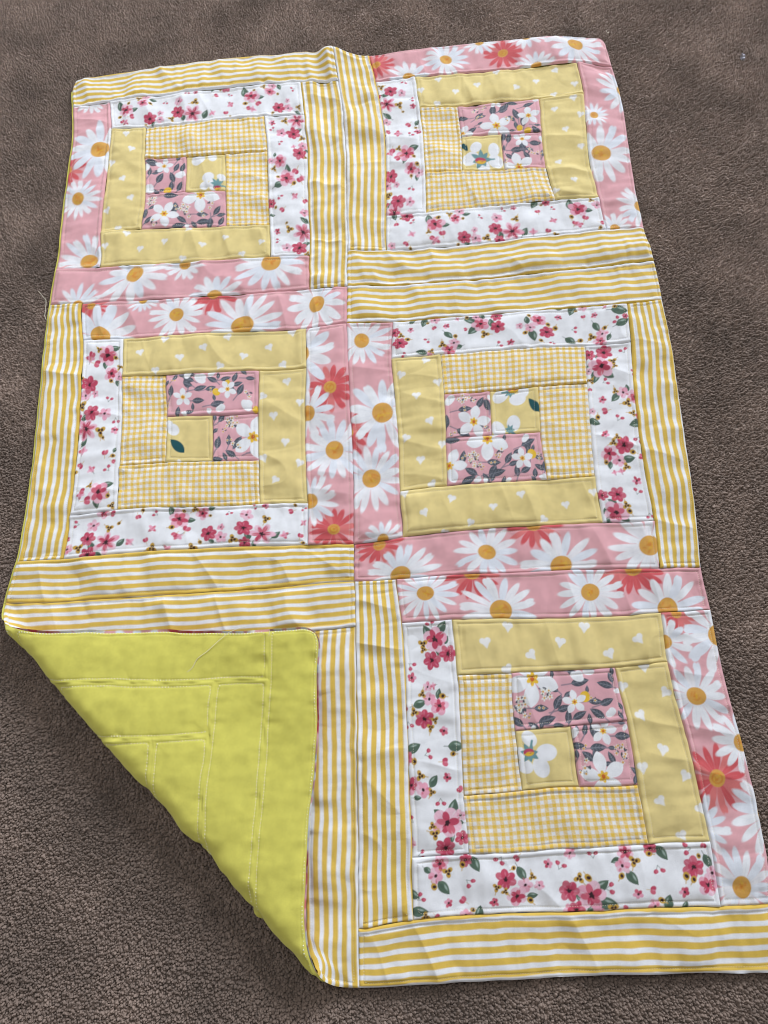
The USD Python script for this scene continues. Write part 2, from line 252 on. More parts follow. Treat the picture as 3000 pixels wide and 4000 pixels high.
        for j in range(n):
            t = a + 6.28 * j / n; q = 0 if n == 1 else s * .55; ox, oy = math.cos(t) * q, math.sin(t) * q
            for e in range(5):
                w = rng.random() * .3 + e * 1.2566 + j; r = min(.075, s * .42); k.lay(k.ell(ox + math.cos(w) * r * .55, oy + math.sin(w) * r * .55, r * .5, r * .26, w), C['cream'] * .5 + C['white'] * .5)
            k.lay(k.ell(ox, oy, .018, .018), C['gold'])
    elif ty == 'Y': k.lay(k.ell(0, 0, s, s * .9, a), C['lemon']); k.lay(k.ell(-.2 * s, .2 * s, s * .5, s * .4, a), C['lemon'] * .85 + C['cream'] * .15, .6)
    elif ty == 'X': k.lay(k.ell(0, 0, s, s * .62, a), C['white']); k.lay(k.ell(s * .3, s * .3, s * .6, s * .6, a), C['white'] * .97)
    elif ty == 'W': k.lay(k.ell(0, 0, s * 1.1, s * .85, a), C['white'])
    elif ty == 'H':
        k.lay(k.ell(0, 0, s * .5, s * .45, a), C['aqua'])
        for j in range(7):
            t = a + .9 * j + rng.uniform(-.15, .15); q = rng.uniform(.7, 1.05); f, p, qq = k.leafs(math.cos(t) * s * .45 * q, math.sin(t) * s * .45 * q, s * .5 * q, s * .21, t); k.lay(f, C['aqua'])
        k.line(0, 0, s * 1.1 * math.cos(a + 1.9), s * 1.1 * math.sin(a + 1.9), .02, C['aqua'])
    elif ty == 'C': k.lay(k.ell(0, 0, s, s * .68), C['red']); k.lay(np.maximum(k.ell(0, 0, s, s * .68), k.Y + .12 * s + .12 * s * np.sin(k.X / s * 6)), C['lemon'] * .9); k.lay(k.ell(.15 * s, -.0 * s, s * .4, s * .08), C['lemon'])
    elif ty == 'O':
        f, p, q = k.leafs(0, 0, s, s * .47, a + math.pi); k.lay(f, C['teal'])

MOT = {int(l.split()[0]): l.split()[1:] for l in '''2 D76,334,779,39 D37,194,491,62 D72,20,660,138 D49,515,429,315 E-3,285,426,291
3 D203,71,709,91 D314,94,400,193 D504,82,762,67 D87,-8,543,48 D388,-3,536,86
4 L30,77,111,94 K47,57,166,185 M55,81,48,59 L69,55,86,19 M26,39,56,36 B63,34,84,10 B33,21,79,108 T44,16,89,46 M84,91,67,21 P104,97,93,349 K95,74,108,100 L121,86,66,352 M114,73,47,311 b153,73,59,254 R113,24,159,264 P140,39,72,239 P139,18,87,333 M101,8,40,309 L120,8,58,260 P189,69,103,199 f232,94,64,252 b211,94,58,261 M231,61,89,195 R184,38,159,173 S222,27,205,57 L197,21,78,88 L253,22,88,62 T272,23,88,295 M168,18,70,165 B284,80,69,23 b319,79,56,63 T319,45,93,304 B306,20,68,89 M316,8,31,131 L278,106,95,248 R310,104,132,299 M295,97,32,109 L357,80,113,95 K372,63,149,128 M380,82,37,140 L394,57,68,7 M356,43,56,6 B388,39,83,306 B362,28,68,2 T372,23,92,337 M404,89,68,57 K419,72,99,58 P426,91,87,295 L443,87,68,287 M438,66,37,81 b475,75,63,201 R437,25,139,167 P461,42,56,256 P461,21,93,66 M488,21,63,290 L441,13,49,356 M422,10,43,253 L484,7,57,325
5 f18,383,77,331 b16,364,65,130 M50,385,78,298 S80,383,184,293 P39,350,103,210 R68,346,157,38 L82,356,64,30 M88,331,67,222 b33,318,65,323 T66,306,66,105 P89,307,97,231 R80,285,158,317 L95,292,45,214 M95,274,35,10 L18,286,47,87 P9,270,68,228 K30,267,120,90 M15,251,59,304 L48,245,85,97 B67,240,96,237 K44,223,173,107 M24,229,42,317 L27,207,95,29 M63,208,56,224 B79,217,97,117 T85,222,88,296 b29,172,72,315 T65,171,97,315 B92,159,75,312 R7,157,109,238 M18,146,37,251 B34,137,78,218 P90,125,100,185 L89,103,87,143 L8,126,51,351 M49,81,90,121 M44,98,32,29 f18,78,73,258 b16,50,72,177 S84,70,213,194 P41,26,118,220 R73,24,177,90 L90,38,82,29 M95,7,71,74
6 h45,281,93,90 h64,229,89,78 h11,191,87,73 h44,143,82,119 h67,88,78,114 h13,55,80,109 h42,5,80,87
7 h66,87,81,90 h103,42,81,85 h159,64,77,81 h213,95,76,53 h248,46,73,86 h299,63,72,75 h380,45,74,64 h338,10,70,109 h11,56,81,89 h207,9,73,78
10 N46,77,215,80 G16,90,131,357 G20,83,101,357 G77,70,111,62 G92,69,122,71 G36,42,143,62 G24,56,72,357 G66,43,132,107 G11,62,100,80 G84,17,125,63 G27,4,106,127 G63,20,114,82 Y54,7,101,237 G40,9,72,20 X3,74,103,65 X86,47,132,4 X6,12,160,340
11 N53,38,341,67 N139,90,451,272 G64,90,158,3 Q18,79,159,311 G22,58,97,21 Q80,56,86,111 G80,55,114,86 Q100,55,158,17 Q109,38,128,294 G6,42,129,87 G17,22,112,46 Q30,14,113,282 G90,6,150,15 G94,24,126,145 G148,16,151,10 G125,9,100,126 G179,45,124,55 G189,33,96,11 G189,16,113,66 Q165,59,114,60 Q145,38,113,292 G144,36,127,357 X108,5,70,299
12 W32,90,173,205 W69,93,127,96 W58,35,140,19 W49,14,118,23 W90,36,101,155 W71,15,131,261 H80,18,174,232 C80,8,87,82
15 D113,418,657,344 D28,225,698,340 D20,337,326,99 D106,66,593,342 D23,1,438,263
16 D188,51,507,77 E328,53,437,223 D509,63,665,99 D400,-2,427,62 D86,1,488,147 E12,59,417,11 D276,98,367,249 D391,105,452,302
17 L21,95,84,287 R52,94,145,98 B26,70,69,270 b64,76,68,140 M37,87,28,226 T62,40,93,294 P13,11,84,109 B47,13,72,225 M56,2,39,87 L105,78,105,95 M127,79,53,177 K119,61,170,5 L141,55,77,352 M102,41,59,89 B133,34,83,95 B108,23,71,317 T115,18,111,47 M154,86,72,267 P179,91,104,28 K167,71,113,347 L194,81,65,4 M184,69,38,56 b224,70,62,31 R180,19,148,71 P206,35,62,322 P205,14,107,238 M230,13,85,304 L184,3,49,172 M164,3,37,40 P261,65,107,107 R252,35,145,151 S287,21,204,347 L259,18,97,88 M300,55,79,56 L314,17,91,56 T333,15,96,77 R255,4,105,287 b281,88,55,39 f304,88,61,339 B354,72,67,92 M366,90,30,203 L351,94,86,234 R377,95,86,309 b389,77,61,27 T383,40,92,287 B365,13,67,59 M380,-1,67,249 L428,82,116,86 K444,67,167,8 L466,60,79,356 M425,45,57,263 B456,39,86,60 B429,27,70,66 T438,22,103,10 M479,91,66,101 P490,76,102,103 B493,20,70,348 M485,6,48,215
18 M10,378,79,24 R32,360,159,270 P60,351,89,312 b70,385,69,246 L15,348,75,351 S17,318,188,41 B1,347,60,343 M48,312,89,286 M55,292,32,178 b84,328,76,354 f82,305,80,292 L13,284,89,138 P9,264,95,224 B64,248,84,224 L88,254,71,59 M83,237,40,3 f87,223,91,260 B9,231,75,8 T33,219,109,164 b69,213,84,52 M-1,220,36,120 L72,172,105,17 M33,177,69,311 B17,173,79,266 T12,165,98,288 K53,158,179,101 M72,147,50,131 B29,147,98,215 L48,139,83,249 R12,101,157,5 M-2,115,39,141 L-1,97,62,90 K64,113,128,342 M64,96,43,271 M80,123,56,304 P84,101,99,105 L78,89,59,270 P4,77,94,249 P27,79,68,284 b63,62,74,253 M4,53,98,152 R29,34,171,62 P59,29,101,1 L13,26,89,38 B2,27,58,316 K20,6,154,330
19 h32,261,72,87 h53,201,72,102 h31,112,72,106 h55,56,73,96 h85,150,74,100 h89,241,76,73 h76,288,74,100 h5,26,72,62
20 h59,85,83,91 h99,43,82,80 h155,59,80,94 h205,93,77,95 h247,40,76,60 h296,55,74,89 h344,83,76,117 h383,34,78,89 h334,9,72,103 h47,9,86,76 h10,54,84,94
23 N52,82,223,81 N35,5,374,100 G19,90,129,77 G6,93,112,86 G83,68,129,355 G37,53,141,356 G58,36,111,119 G66,52,87,356 Q69,47,101,115 Q82,41,86,206 Q97,40,70,207 G97,40,85,83 G15,38,108,142 Q7,23,103,251 G43,24,67,320 X98,79,85,111 G25,44,50,228 G5,60,71,85
24 N90,24,383,101 N172,47,259,94 N96,100,166,85 N4,10,254,61 Y149,16,83,280 Y168,5,89,22 G86,76,155,77 G111,72,116,19 G135,92,119,353 G141,57,150,110 G174,82,124,19 G121,86,86,78 G49,101,77,353 G10,58,126,355 Q43,83,123,223 Q64,87,92,63 G54,59,117,7 Q53,60,77,356 Q44,53,62,69 G29,18,119,32 Q118,43,91,279 Q130,44,60,77 G130,44,100,138 G130,9,76,1 G187,3,139,119 G192,19,72,353 G51,36,67,32 G62,23,62,355 X191,95,71,164
25 O7,67,139,124 W35,64,147,44 W79,56,166,86 W21,33,199,35 W81,24,192,300 W50,14,178,114 H47,30,284,253 C45,28,128,308
28 D-19,438,845,310 E57,344,521,328 D5,293,546,120 D62,208,626,286 D5,102,534,233 E57,35,466,190
29 E24,91,354,329 E287,105,478,207 D136,99,294,351 D46,8,776,320 D213,54,531,286 D356,16,762,174 D523,58,649,78
30 K73,97,107,269 B93,92,72,332 b14,79,74,172 P52,71,113,8 R46,41,156,114 S85,28,215,266 M88,60,78,138 M107,69,39,53 L56,23,87,106 L115,24,77,48 T132,25,93,133 M28,21,96,161 R51,4,151,128 L70,3,68,155 P5,21,97,56 B2,45,59,6 B148,78,70,285 M157,93,44,267 b182,85,69,147 T179,50,87,44 B166,25,68,108 M180,6,92,200 T212,2,97,318 L218,89,97,110 K233,73,161,170 M242,91,37,348 L255,70,77,358 M218,53,56,188 B249,49,86,69 B225,35,74,224 T233,31,104,218 M266,95,69,218 K281,84,112,263 L301,94,56,8 M297,77,37,154 b338,79,69,286 P373,74,112,52 R295,34,153,15 P320,47,68,69 P320,23,110,102 L301,15,51,152 M278,15,43,112 M263,3,91,232 R367,42,154,64 S403,28,214,119 M412,64,86,245 L375,26,85,107 L432,24,79,43 T449,23,99,197 M345,16,91,341 R369,7,116,332 L387,5,57,92 f413,95,74,116 b390,93,56,194 B465,80,68,197 M474,94,37,127 b492,85,57,306 B484,22,70,72 M489,5,44,166 T491,53,76,45
31 L82,371,96,19 M44,370,65,130 K64,355,187,353 B25,360,87,62 T19,352,109,79 B37,337,102,341 L58,332,79,271 M83,348,51,338 M93,323,66,247 K75,308,133,348 P93,300,88,17 M74,291,51,323 L89,285,55,271 R20,288,172,255 M3,303,42,241 L3,284,56,60 P11,264,109,306 P35,266,72,33 b70,251,80,72 M5,240,107,47 R31,221,160,168 P61,216,118,191 L15,212,74,25 R-5,215,114,189 S20,185,203,133 M53,178,103,271 M59,164,39,304 b86,197,77,275 f85,178,82,8 L15,158,69,54 T14,140,102,82 B69,129,81,89 M86,121,43,202 L89,134,43,71 B12,108,77,223 T38,97,101,126 b74,95,81,131 M-2,93,82,259 B88,109,52,336 L77,58,93,15 M39,60,62,72 K60,42,177,126 B24,50,76,348 T20,42,100,81 B37,27,99,2 L56,19,82,275 M80,34,47,73 M88,11,74,298
32 h58,271,81,103 h33,191,81,94 h57,135,81,83 h88,220,83,85 h87,87,81,65 h34,53,80,54 h9,237,81,49 h10,104,81,110
33 h96,88,82,82 h43,58,86,106 h130,38,82,98 h181,58,81,116 h266,36,82,77 h319,57,83,120 h228,87,81,112 h77,10,85,95 h216,13,82,62 h350,12,81,126 h367,94,89,103
36 N89,49,439,75 G19,95,101,59 G5,95,82,89 G11,41,128,79 G6,66,67,49 G40,16,123,150 Q38,87,136,329 Q48,79,122,37 Q33,81,81,51 Q24,68,68,60 Q51,36,123,163 Q59,31,82,311 G35,46,107,89 Q36,46,75,188 G11,4,109,359 G27,10,88,120 G94,15,67,358 Q51,99,68,307
37 N37,42,201,89 N134,56,194,118 Y110,50,87,135 Y134,71,67,76 G49,85,116,156 G48,72,96,156 G100,81,119,146 G113,90,74,91 G130,81,105,14 G150,84,107,73 G156,67,99,19 G162,54,124,62 G75,61,126,14 G98,59,106,14 Q98,55,67,89 G71,32,121,358 G58,20,70,89 G12,57,117,80 G4,77,72,61 G21,91,86,63 Q18,82,54,173 G24,10,105,79 G49,8,94,9 G112,24,134,13 X74,84,146,135 X118,14,108,24 X174,17,147,304 X99,98,106,233 G183,80,92,357 G168,96,89,310 Q177,43,119,302 Q3,25,81,261 Y194,8,80,296 X47,96,106,255 G105,38,64,99 X38,5,67,152 X93,8,67,293
38 O24,35,204,318 W14,70,134,131 W3,82,94,202 W29,0,52,90
41 E-10,241,482,344 D33,454,577,272 D70,274,733,137 D39,138,652,323 D60,1,387,289
42 E53,90,466,126 E365,101,470,356 D107,9,682,145 D274,49,537,152 D412,11,670,227 D583,49,685,229
43 R17,38,148,308 M19,59,65,219 M33,49,52,348 R4,68,118,58 f40,74,66,259 b73,40,70,218 L69,91,89,252 L43,95,50,17 P92,94,91,287 B90,73,58,303 M77,88,33,30 f116,75,71,327 L119,49,89,308 M133,45,51,277 P129,27,102,221 L138,17,64,195 M105,23,76,91 K119,10,111,21 L61,9,83,162 M81,10,62,301 P78,6,62,76 b25,7,63,161 L169,85,116,167 M160,94,45,95 L172,59,106,223 K188,73,133,250 L192,94,76,86 P180,93,76,335 R223,91,119,307 L210,74,83,96 R224,61,138,138 M195,45,88,356 B156,62,51,188 T140,92,51,296 f248,16,69,295 b226,16,75,28 P269,55,68,145 M279,37,50,32 L294,31,103,283 P290,50,93,142 K307,70,123,317 L284,69,73,95 M289,82,43,293 R322,38,142,335 M326,58,49,286 M340,49,56,73 M309,17,43,320 f348,77,68,321 b380,42,75,355 L376,94,101,249 L351,99,49,359 P399,98,81,356 B398,74,56,97 M384,90,31,183 f423,76,76,142 L426,47,90,301 M444,42,52,34 P438,28,111,233 L452,17,66,242 M415,23,82,230 K432,10,110,179 L369,14,95,320 M390,14,57,198 b332,10,56,250 L479,83,141,354 M468,93,47,20 L484,53,115,27 b469,59,89,148 R491,68,66,46 T447,95,52,36
44 R39,380,163,271 b81,384,88,111 R6,372,135,113 L26,365,83,140 K31,340,193,95 L8,344,65,214 M56,354,84,44 M59,341,60,232 L18,317,116,258 L45,321,105,324 b41,305,83,26 P4,329,72,337 M8,306,68,58 B5,284,50,273 b99,323,66,195 f29,261,86,149 M58,281,63,104 P75,277,116,124 L85,287,59,105 K100,266,123,268 L57,266,92,228 M82,253,89,187 B33,236,81,191 M17,223,53,85 L9,213,91,336 P7,236,64,223 b62,219,83,57 M90,228,70,172 R105,222,93,230 L95,205,109,197 f29,185,84,193 M52,177,62,206 M43,166,67,202 R64,160,163,64 M81,146,57,341 b95,169,87,240 K33,145,125,255 P51,130,112,339 L70,132,98,7 B97,135,68,159 L33,121,58,263 M26,128,44,113 M63,116,73,101 T39,105,54,105 T52,107,65,99 f79,85,87,104 b78,65,83,66 R36,58,152,170 R7,58,108,96 L23,42,68,142 K27,20,177,122 L9,25,60,236 M49,34,74,102 M53,22,57,301 L15,7,94,245 L41,8,86,323 b93,9,75,277
45 h68,286,80,68 h17,254,82,67 h44,201,81,89 h89,229,82,101 h67,140,83,112 h16,111,83,63 h92,88,84,80 h45,61,83,88 h69,6,83,120
46 h9,93,83,99 h106,70,82,67 h48,46,85,112 h191,45,77,89 h245,69,77,98 h284,13,76,47 h332,43,79,98 h391,67,78,95 h144,15,79,61 h90,-3,82,70
49 N61,32,347,77 X11,85,135,228 G44,61,137,6 Q43,62,76,94 Q39,86,136,358 Q59,85,121,138 G78,75,126,59 G93,70,122,106 G2,38,133,87 Q15,11,91,198 G40,6,84,16 Q90,16,104,313 X97,85,59,99 G77,22,61,329
50 N89,92,432,265 N157,46,214,93 N5,40,352,68 Y178,55,97,285 G13,95,152,355 G173,79,143,26 X168,88,98,53 G129,49,118,56 G138,37,99,18 G143,22,109,89 G161,23,107,28 G190,27,108,145 G178,16,95,79 G147,61,80,37 G182,67,65,74 Q191,50,83,273 G191,46,82,332 Q55,58,133,342 Q64,55,88,245 Q53,45,117,137 Q63,37,115,192 Q74,31,64,231 G34,56,131,77 Q36,57,74,217 G104,21,141,12 G94,12,88,66 G80,11,101,125 G50,25,132,146 G44,8,142,26 Q114,63,113,64 Q106,55,71,313 G98,42,127,357 Q96,42,71,191 X62,7,85,22 X78,5,63,106 G115,3,89,76 X124,4,62,27 G173,3,69,123 G125,92,67,76 X192,5,83,162
51 W22,86,166,32 W57,75,156,186 W70,92,127,97 W14,12,172,293 W47,23,162,272 H43,93,157,68 C49,98,107,287 O90,59,181,304 H38,9,127,207
67 E30,498,421,283 D-1,440,473,338 D106,447,683,49 D37,336,529,175 D97,253,474,336 D-15,122,506,262 D118,138,631,348 E36,199,526,221 D43,28,556,259
68 E144,100,520,328 E447,100,577,170 D55,59,544,198 D192,16,687,58 D363,51,577,111 D515,10,708,91
69 K49,86,113,101 P41,67,112,42 M62,72,79,162 M87,83,52,263 R93,91,99,270 L108,84,104,297 L28,77,60,318 M37,50,53,115 L54,47,104,309 f61,21,77,238 b99,51,84,318 B85,24,70,141 L2,41,87,327 b16,36,80,31 L11,13,106,354 M21,4,65,329 B40,2,51,316 M100,8,38,350 L110,3,86,77 P88,0,89,298 f136,20,77,252 R157,57,156,154 M141,44,65,255 M155,37,58,314 M172,75,39,203 L185,65,94,296 P189,46,103,219 K175,28,128,330 M202,59,58,97 P212,45,71,117 L200,28,64,10 M196,20,51,313 B179,91,66,221 b148,87,86,237 f230,77,78,79 b251,76,84,60 R259,34,152,170 M277,52,76,311 M292,52,57,122 K295,25,172,149 L311,39,104,35 L318,12,122,348 L278,21,79,148 R268,4,125,300 L293,4,70,39 P304,-1,78,308 b327,35,87,1 P257,3,88,245 M327,3,74,268 B346,1,62,167 f368,23,80,259 b305,91,77,93 P268,93,84,45 K359,90,107,122 P350,69,107,86 M371,75,81,249 L340,78,59,199 M346,53,50,231 L363,49,98,304 M397,84,49,349 R400,93,99,268 L418,85,97,303 b408,56,86,276 B394,27,74,348 M406,11,49,333 L416,8,91,72 P394,2,92,259 f443,24,81,120 b455,90,87,181 B486,94,59,261 M475,78,38,273 L489,69,87,294 R463,61,159,321 M449,47,56,258 M460,42,50,233 P494,51,100,81 K483,33,131,217 L442,3,56,59
70 b56,396,81,111 L50,379,100,115 L78,386,103,54 K64,365,181,297 L84,363,62,57 M39,358,82,29 M38,348,60,355 L68,346,68,265 R54,329,154,8 R86,339,144,360 b14,319,82,313 f12,300,87,359 P42,284,74,230 T53,285,58,196 M31,272,64,76 P44,263,106,85 L62,271,66,75 M69,267,52,348 L26,256,90,16 K62,251,117,143 R33,230,153,84 M53,227,58,160 M44,215,63,260 M15,242,70,105 B-3,250,70,27 b4,218,80,285 f69,209,83,29 L10,182,104,25 L90,184,107,357 b40,172,84,16 B69,159,77,360 M84,172,46,355 R-5,166,128,159 M11,160,53,262 f72,134,82,197 L46,127,87,54 M21,136,79,351 K4,121,118,125 P26,113,117,127 M42,109,62,240 L15,100,52,360 B94,112,69,130 b57,89,86,268 L80,81,110,74 L53,71,95,139 K66,55,191,204 L87,55,58,174 M38,51,65,336 M42,37,84,155 L71,32,76,275 R60,13,155,259 R90,29,119,137 P91,67,87,27 b-2,64,72,140 P-4,24,95,72 b19,4,78,7
71 h54,295,94,88 h26,207,91,114 h84,245,92,47 h52,151,89,68 h81,107,87,53 h30,71,82,123 h54,11,80,113 h95,53,86,114 h11,126,85,90 h7,262,92,76
72 h101,84,94,84 h249,81,97,84 h56,55,92,98 h200,53,97,76 h349,50,96,126 h141,31,96,131 h293,27,96,112 h92,6,93,118
75 N55,87,219,74 N44,16,368,102 G7,67,111,356 Q18,64,59,50 G42,61,131,0 G33,52,60,91 G62,44,97,114 G22,49,116,141 G87,76,125,355 Q72,55,87,265 Q84,53,101,114 Q80,62,73,6 Q82,40,86,64 G8,92,87,71 G24,93,94,71 Q16,36,116,253 Q10,22,87,165 G53,35,73,186 X3,88,105,38 G98,10,81,68 G66,59,65,356 G3,54,68,92 X93,89,59,50 G89,97,59,355
76 N39,88,474,265 N113,42,210,93 Y133,49,102,88 G129,77,147,6 X125,87,130,324 X148,95,115,359 G174,68,132,160 G187,81,96,100 G83,44,132,58 G93,32,118,14 G99,17,118,82 G119,17,116,23 G150,17,131,144 G135,9,80,91 G103,57,81,33 G139,62,63,81 Q147,43,77,137 G151,38,115,354 G171,36,121,19 X174,16,105,207 G194,26,66,108 G59,14,149,14 G48,7,74,63 G33,6,98,142 G78,3,93,355 Q63,59,145,52 Q51,36,71,173 G51,35,119,356 Q16,49,143,316 Q16,31,126,121 Q28,24,63,249 G5,16,121,138 X31,1,62,61 G78,95,70,84 G190,11,71,109 Q5,36,110,347 X194,54,63,341 G192,94,75,81
77 W22,85,138,128 W50,60,167,181 W38,36,166,290 W10,39,135,157 W5,61,106,113 H20,60,198,325 C19,62,94,241'''.split('\n')}
def colours(idx, kind, r, u, v, aa, rng):
    x, y = u - r[0], v - r[1]; w, h = r[2] - r[0], r[3] - r[1]
    if kind == 'stripe':
        ac = y if w >= h else x; per = .182 if idx == 65 else .178; ph = {65: .45, 27: .5, 40: .88, 0: .38}.get(idx, rng.random())
        al = x if w >= h else y
        t = (ac + .030 * noise2(al / .9, ac / 2, idx + 600) + .012 * noise2(al / .33, ac / .5, idx + 700) + .004 * noise2(al / .1, ac / .2, idx)) / per + ph; f = np.abs(t - np.round(t)) * per      # distance from a stripe's middle
        m = np.clip(.5 - (f - per * .282) / aa, 0, 1)[:, None]
        n = (.95 + .07 * noise2(u / .35, v / .35, 77))[:, None]
        return C['white'] * (1 - m) + C['stripe'] * n * m
    if kind == 'gingham':
        per = .131; a = rng.random(2)
        b = [np.clip(.5 - (np.abs(t - np.round(t)) * per - per * .255) / aa, 0, 1) for t in ((x + .006 * np.sin(y * 2)) / per + a[0], (y + .006 * np.sin(x * 2)) / per + a[1])]
        hat = .5 + .5 * np.sign(np.sin((x + y) / .0125))
        s = np.maximum(b[0] * b[1], np.maximum(b[0], b[1]) * (.60 + .12 * hat))[:, None]
        return C['white'] * (1 - s) + np.array([.78, .54, .085]) * s
    k = Cloth(x, y, {'daisy': 'pink', 'rose': 'white', 'heart': 'butter', 'floral': 'mauve', 'centre': 'butter'}[kind], aa)
    if kind in ('daisy', 'floral'): k.c *= (.97 + .07 * fbm2(u / .5, v / .5, 41, 2))[:, None]
    items = MOT.get(idx, [])
    if not items and kind == 'daisy':
        n = int(max(w, h)); items = [f'{"DE"[j % 3 == 1]}{(.5 + .2 * (-1) ** j if w < h else j + .6) * 100:.0f},{(.5 + .2 * (-1) ** j if w >= h else j + .6) * 100:.0f},{560 if j % 2 else 740},{j * 50}' for j in range(n)]
    rg = random.Random(idx * 7 + 1)
    order = 'EDhLGXQNYPSKRTBbfMWHCO'
    if kind == 'floral': order = 'GYXNQ'
    if kind == 'floral': items = [f'G{rg.uniform(0, w) * 100:.0f},{rg.uniform(0, h) * 100:.0f},{rg.uniform(90, 150):.0f},{rg.uniform(0, 360):.0f}' for _ in range(int(2 * w * h))] + items
    its = [(q[0], *map(float, q[1:].split(','))) for q in items]
    for q in sorted(its, key=lambda q: order.index(q[0]) if q[0] in order else 0): draw(k, q[0], q[1] / 100, q[2] / 100, q[3] / 1000, q[4], rg)
    return k.c

# ---------------------------------------------------------------- the strips
LOGS = [('stripe', 0, 6, 7, 7), ('stripe', 6, 0, 7, 6), ('daisy', 0, 1, 1, 6), ('daisy', 0, 0, 6, 1), ('rose', 1, 5, 6, 6), ('rose', 5, 1, 6, 5), ('heart', 1, 2, 2, 5), ('heart', 1, 1, 5, 2),
        ('gingham', 2, 4, 5, 5), ('gingham', 4, 2, 5, 4), ('floral', 2, 3, 3, 4), ('floral', 2, 2, 4, 3), ('centre', 3, 3, 4, 4)]
BLOCKS = [(0, 14, 0, 46), (7, 14, 1, 46), (0, 7, 1, 58), (7, 7, 0, 58), (0, 0, 0, 52), (7, 0, 1, 70)]
NAMES = dict(stripe='striped_strip', daisy='daisy_strip', rose='rose_strip', heart='heart_strip', gingham='gingham_strip', floral='blossom_strip', centre='centre_square')
quilt = UsdGeom.Xform.Define(stage, '/World/patchwork_quilt')
tag(quilt, label='yellow and pink log cabin patchwork quilt spread on the carpet, one corner folded over', category='quilt')
Q = '/World/patchwork_quilt'

def grid(r, n):
    a, b = max(2, round((r[2] - r[0]) * n)), max(2, round((r[3] - r[1]) * n))
    us, vs = np.linspace(r[0], r[2], a + 1), np.linspace(r[1], r[3], b + 1)
    U, V = np.meshgrid(us, vs, indexing='ij'); i = np.arange(U.size).reshape(U.shape)
    q = np.stack([i[:-1, :-1], i[1:, :-1], i[1:, 1:], i[:-1, 1:]], -1).reshape(-1, 4)
    return U.ravel(), V.ravel(), q
def stitches(line_u, line_v, hfun, flip, step=.0034, length=.0024, wid=.00045):
    """Tiny raised threads along a polyline in plan coordinates."""
    P = surf(line_u, line_v, np.zeros_like(line_u)); s = np.r_[0, np.cumsum(np.linalg.norm(np.diff(P, axis=0), axis=1))]
    t = np.arange(step, s[-1] - step, step)
    if len(t) < 2: return np.zeros((0, 3)), np.zeros((0, 3), int)
    f = lambda q: (np.interp(q, s, line_u), np.interp(q, s, line_v))
    (ua, va), (ub, vb), (um, vm) = f(t), f(t + length), f(t + length / 2)
    off = -.0003 if flip else .0003
    A, B = surf(ua, va, hfun(ua, va) - off * .6), surf(ub, vb, hfun(ub, vb) - off * .6); M = surf(um, vm, hfun(um, vm) + off * 2)
    d = B - A; d /= np.linalg.norm(d, axis=1, keepdims=True) + 1e-9; up = M - surf(um, vm, hfun(um, vm) - off * 2); up /= np.linalg.norm(up, axis=1, keepdims=True) + 1e-9
    e = np.cross(d, up) * wid
    v = np.stack([A, M + e, M - e, B, M + up * .0003], 1).reshape(-1, 3); b = np.arange(len(t))[:, None, None] * 5
    tri = np.array([[0, 1, 4], [4, 2, 0], [1, 3, 4], [4, 3, 2], [0, 2, 1], [1, 2, 3]])
    return v, (b + tri).reshape(-1, 3)
def loop(r, inset, n=14):
    """Rounded rectangle inside a strip."""
    x0, y0, x1, y1 = r[0] + inset, r[1] + inset, r[2] - inset, r[3] - inset; R = .07; pts = []
    for cx, cy, a0 in ((x1 - R, y0 + R, -90), (x1 - R, y1 - R, 0), (x0 + R, y1 - R, 90), (x0 + R, y0 + R, 180)):
        for a in np.radians(np.linspace(a0, a0 + 90, 6)): pts.append((cx + R * math.cos(a), cy + R * math.sin(a)))
    pts.append(pts[0]); pts = np.array(pts); s = np.r_[0, np.cumsum(np.hypot(*np.diff(pts, axis=0).T))]; q = np.arange(0, s[-1], .03)
    return np.interp(q, s, pts[:, 0]), np.interp(q, s, pts[:, 1])
def back_h(u, v):
    """The lime backing follows the same quilting from below."""
    do = np.minimum(np.minimum(u, 14 - u), np.minimum(v, 21 - v)); t = np.clip(do / .075, 0, 1); rnd = np.sqrt(np.clip(1 - (1 - t) ** 2, 0, 1))
    d = np.full(u.shape, 9.0); al = np.zeros(u.shape); gat = np.zeros(u.shape)
    for r in RECTS:
        m = (u >= r[0]) & (u <= r[2]) & (v >= r[1]) & (v <= r[3]); D = edge_dist(u[m], v[m], r); d[m] = D.min(-1)
        g = 0
        for k in range(4):
            a_ = v[m] if k < 2 else u[m]; g = g + (.0013 * noise2(a_ / .10, D[..., k] / .5, 400 + k) + .0042 * noise2(a_ / .22, D[..., k] / .9, 440 + k)) * np.exp(-np.abs(D[..., k] - SB) / .26)
        gat[m] = g
    p = .0030 + .0030 * (1 - np.exp(-np.maximum(d - SB, 0) / .30)) - .0012 * np.exp(-((d - SB) / .016) ** 2) + np.where(d < SB, .0003 * np.sin(np.pi * np.clip(d / SB, 0, 1)), 0)
    p = p + gat + .0060 * fbm2((u + .4 * v) / .8, (v - .5 * u) / .6, 91, 2) + .0035 * fbm2(u / .33, v / .33, 95, 2) * sstep(.1, .3, d)
    return .0010 - (np.maximum(p, 0) + .0010) * rnd + wave(u, v)

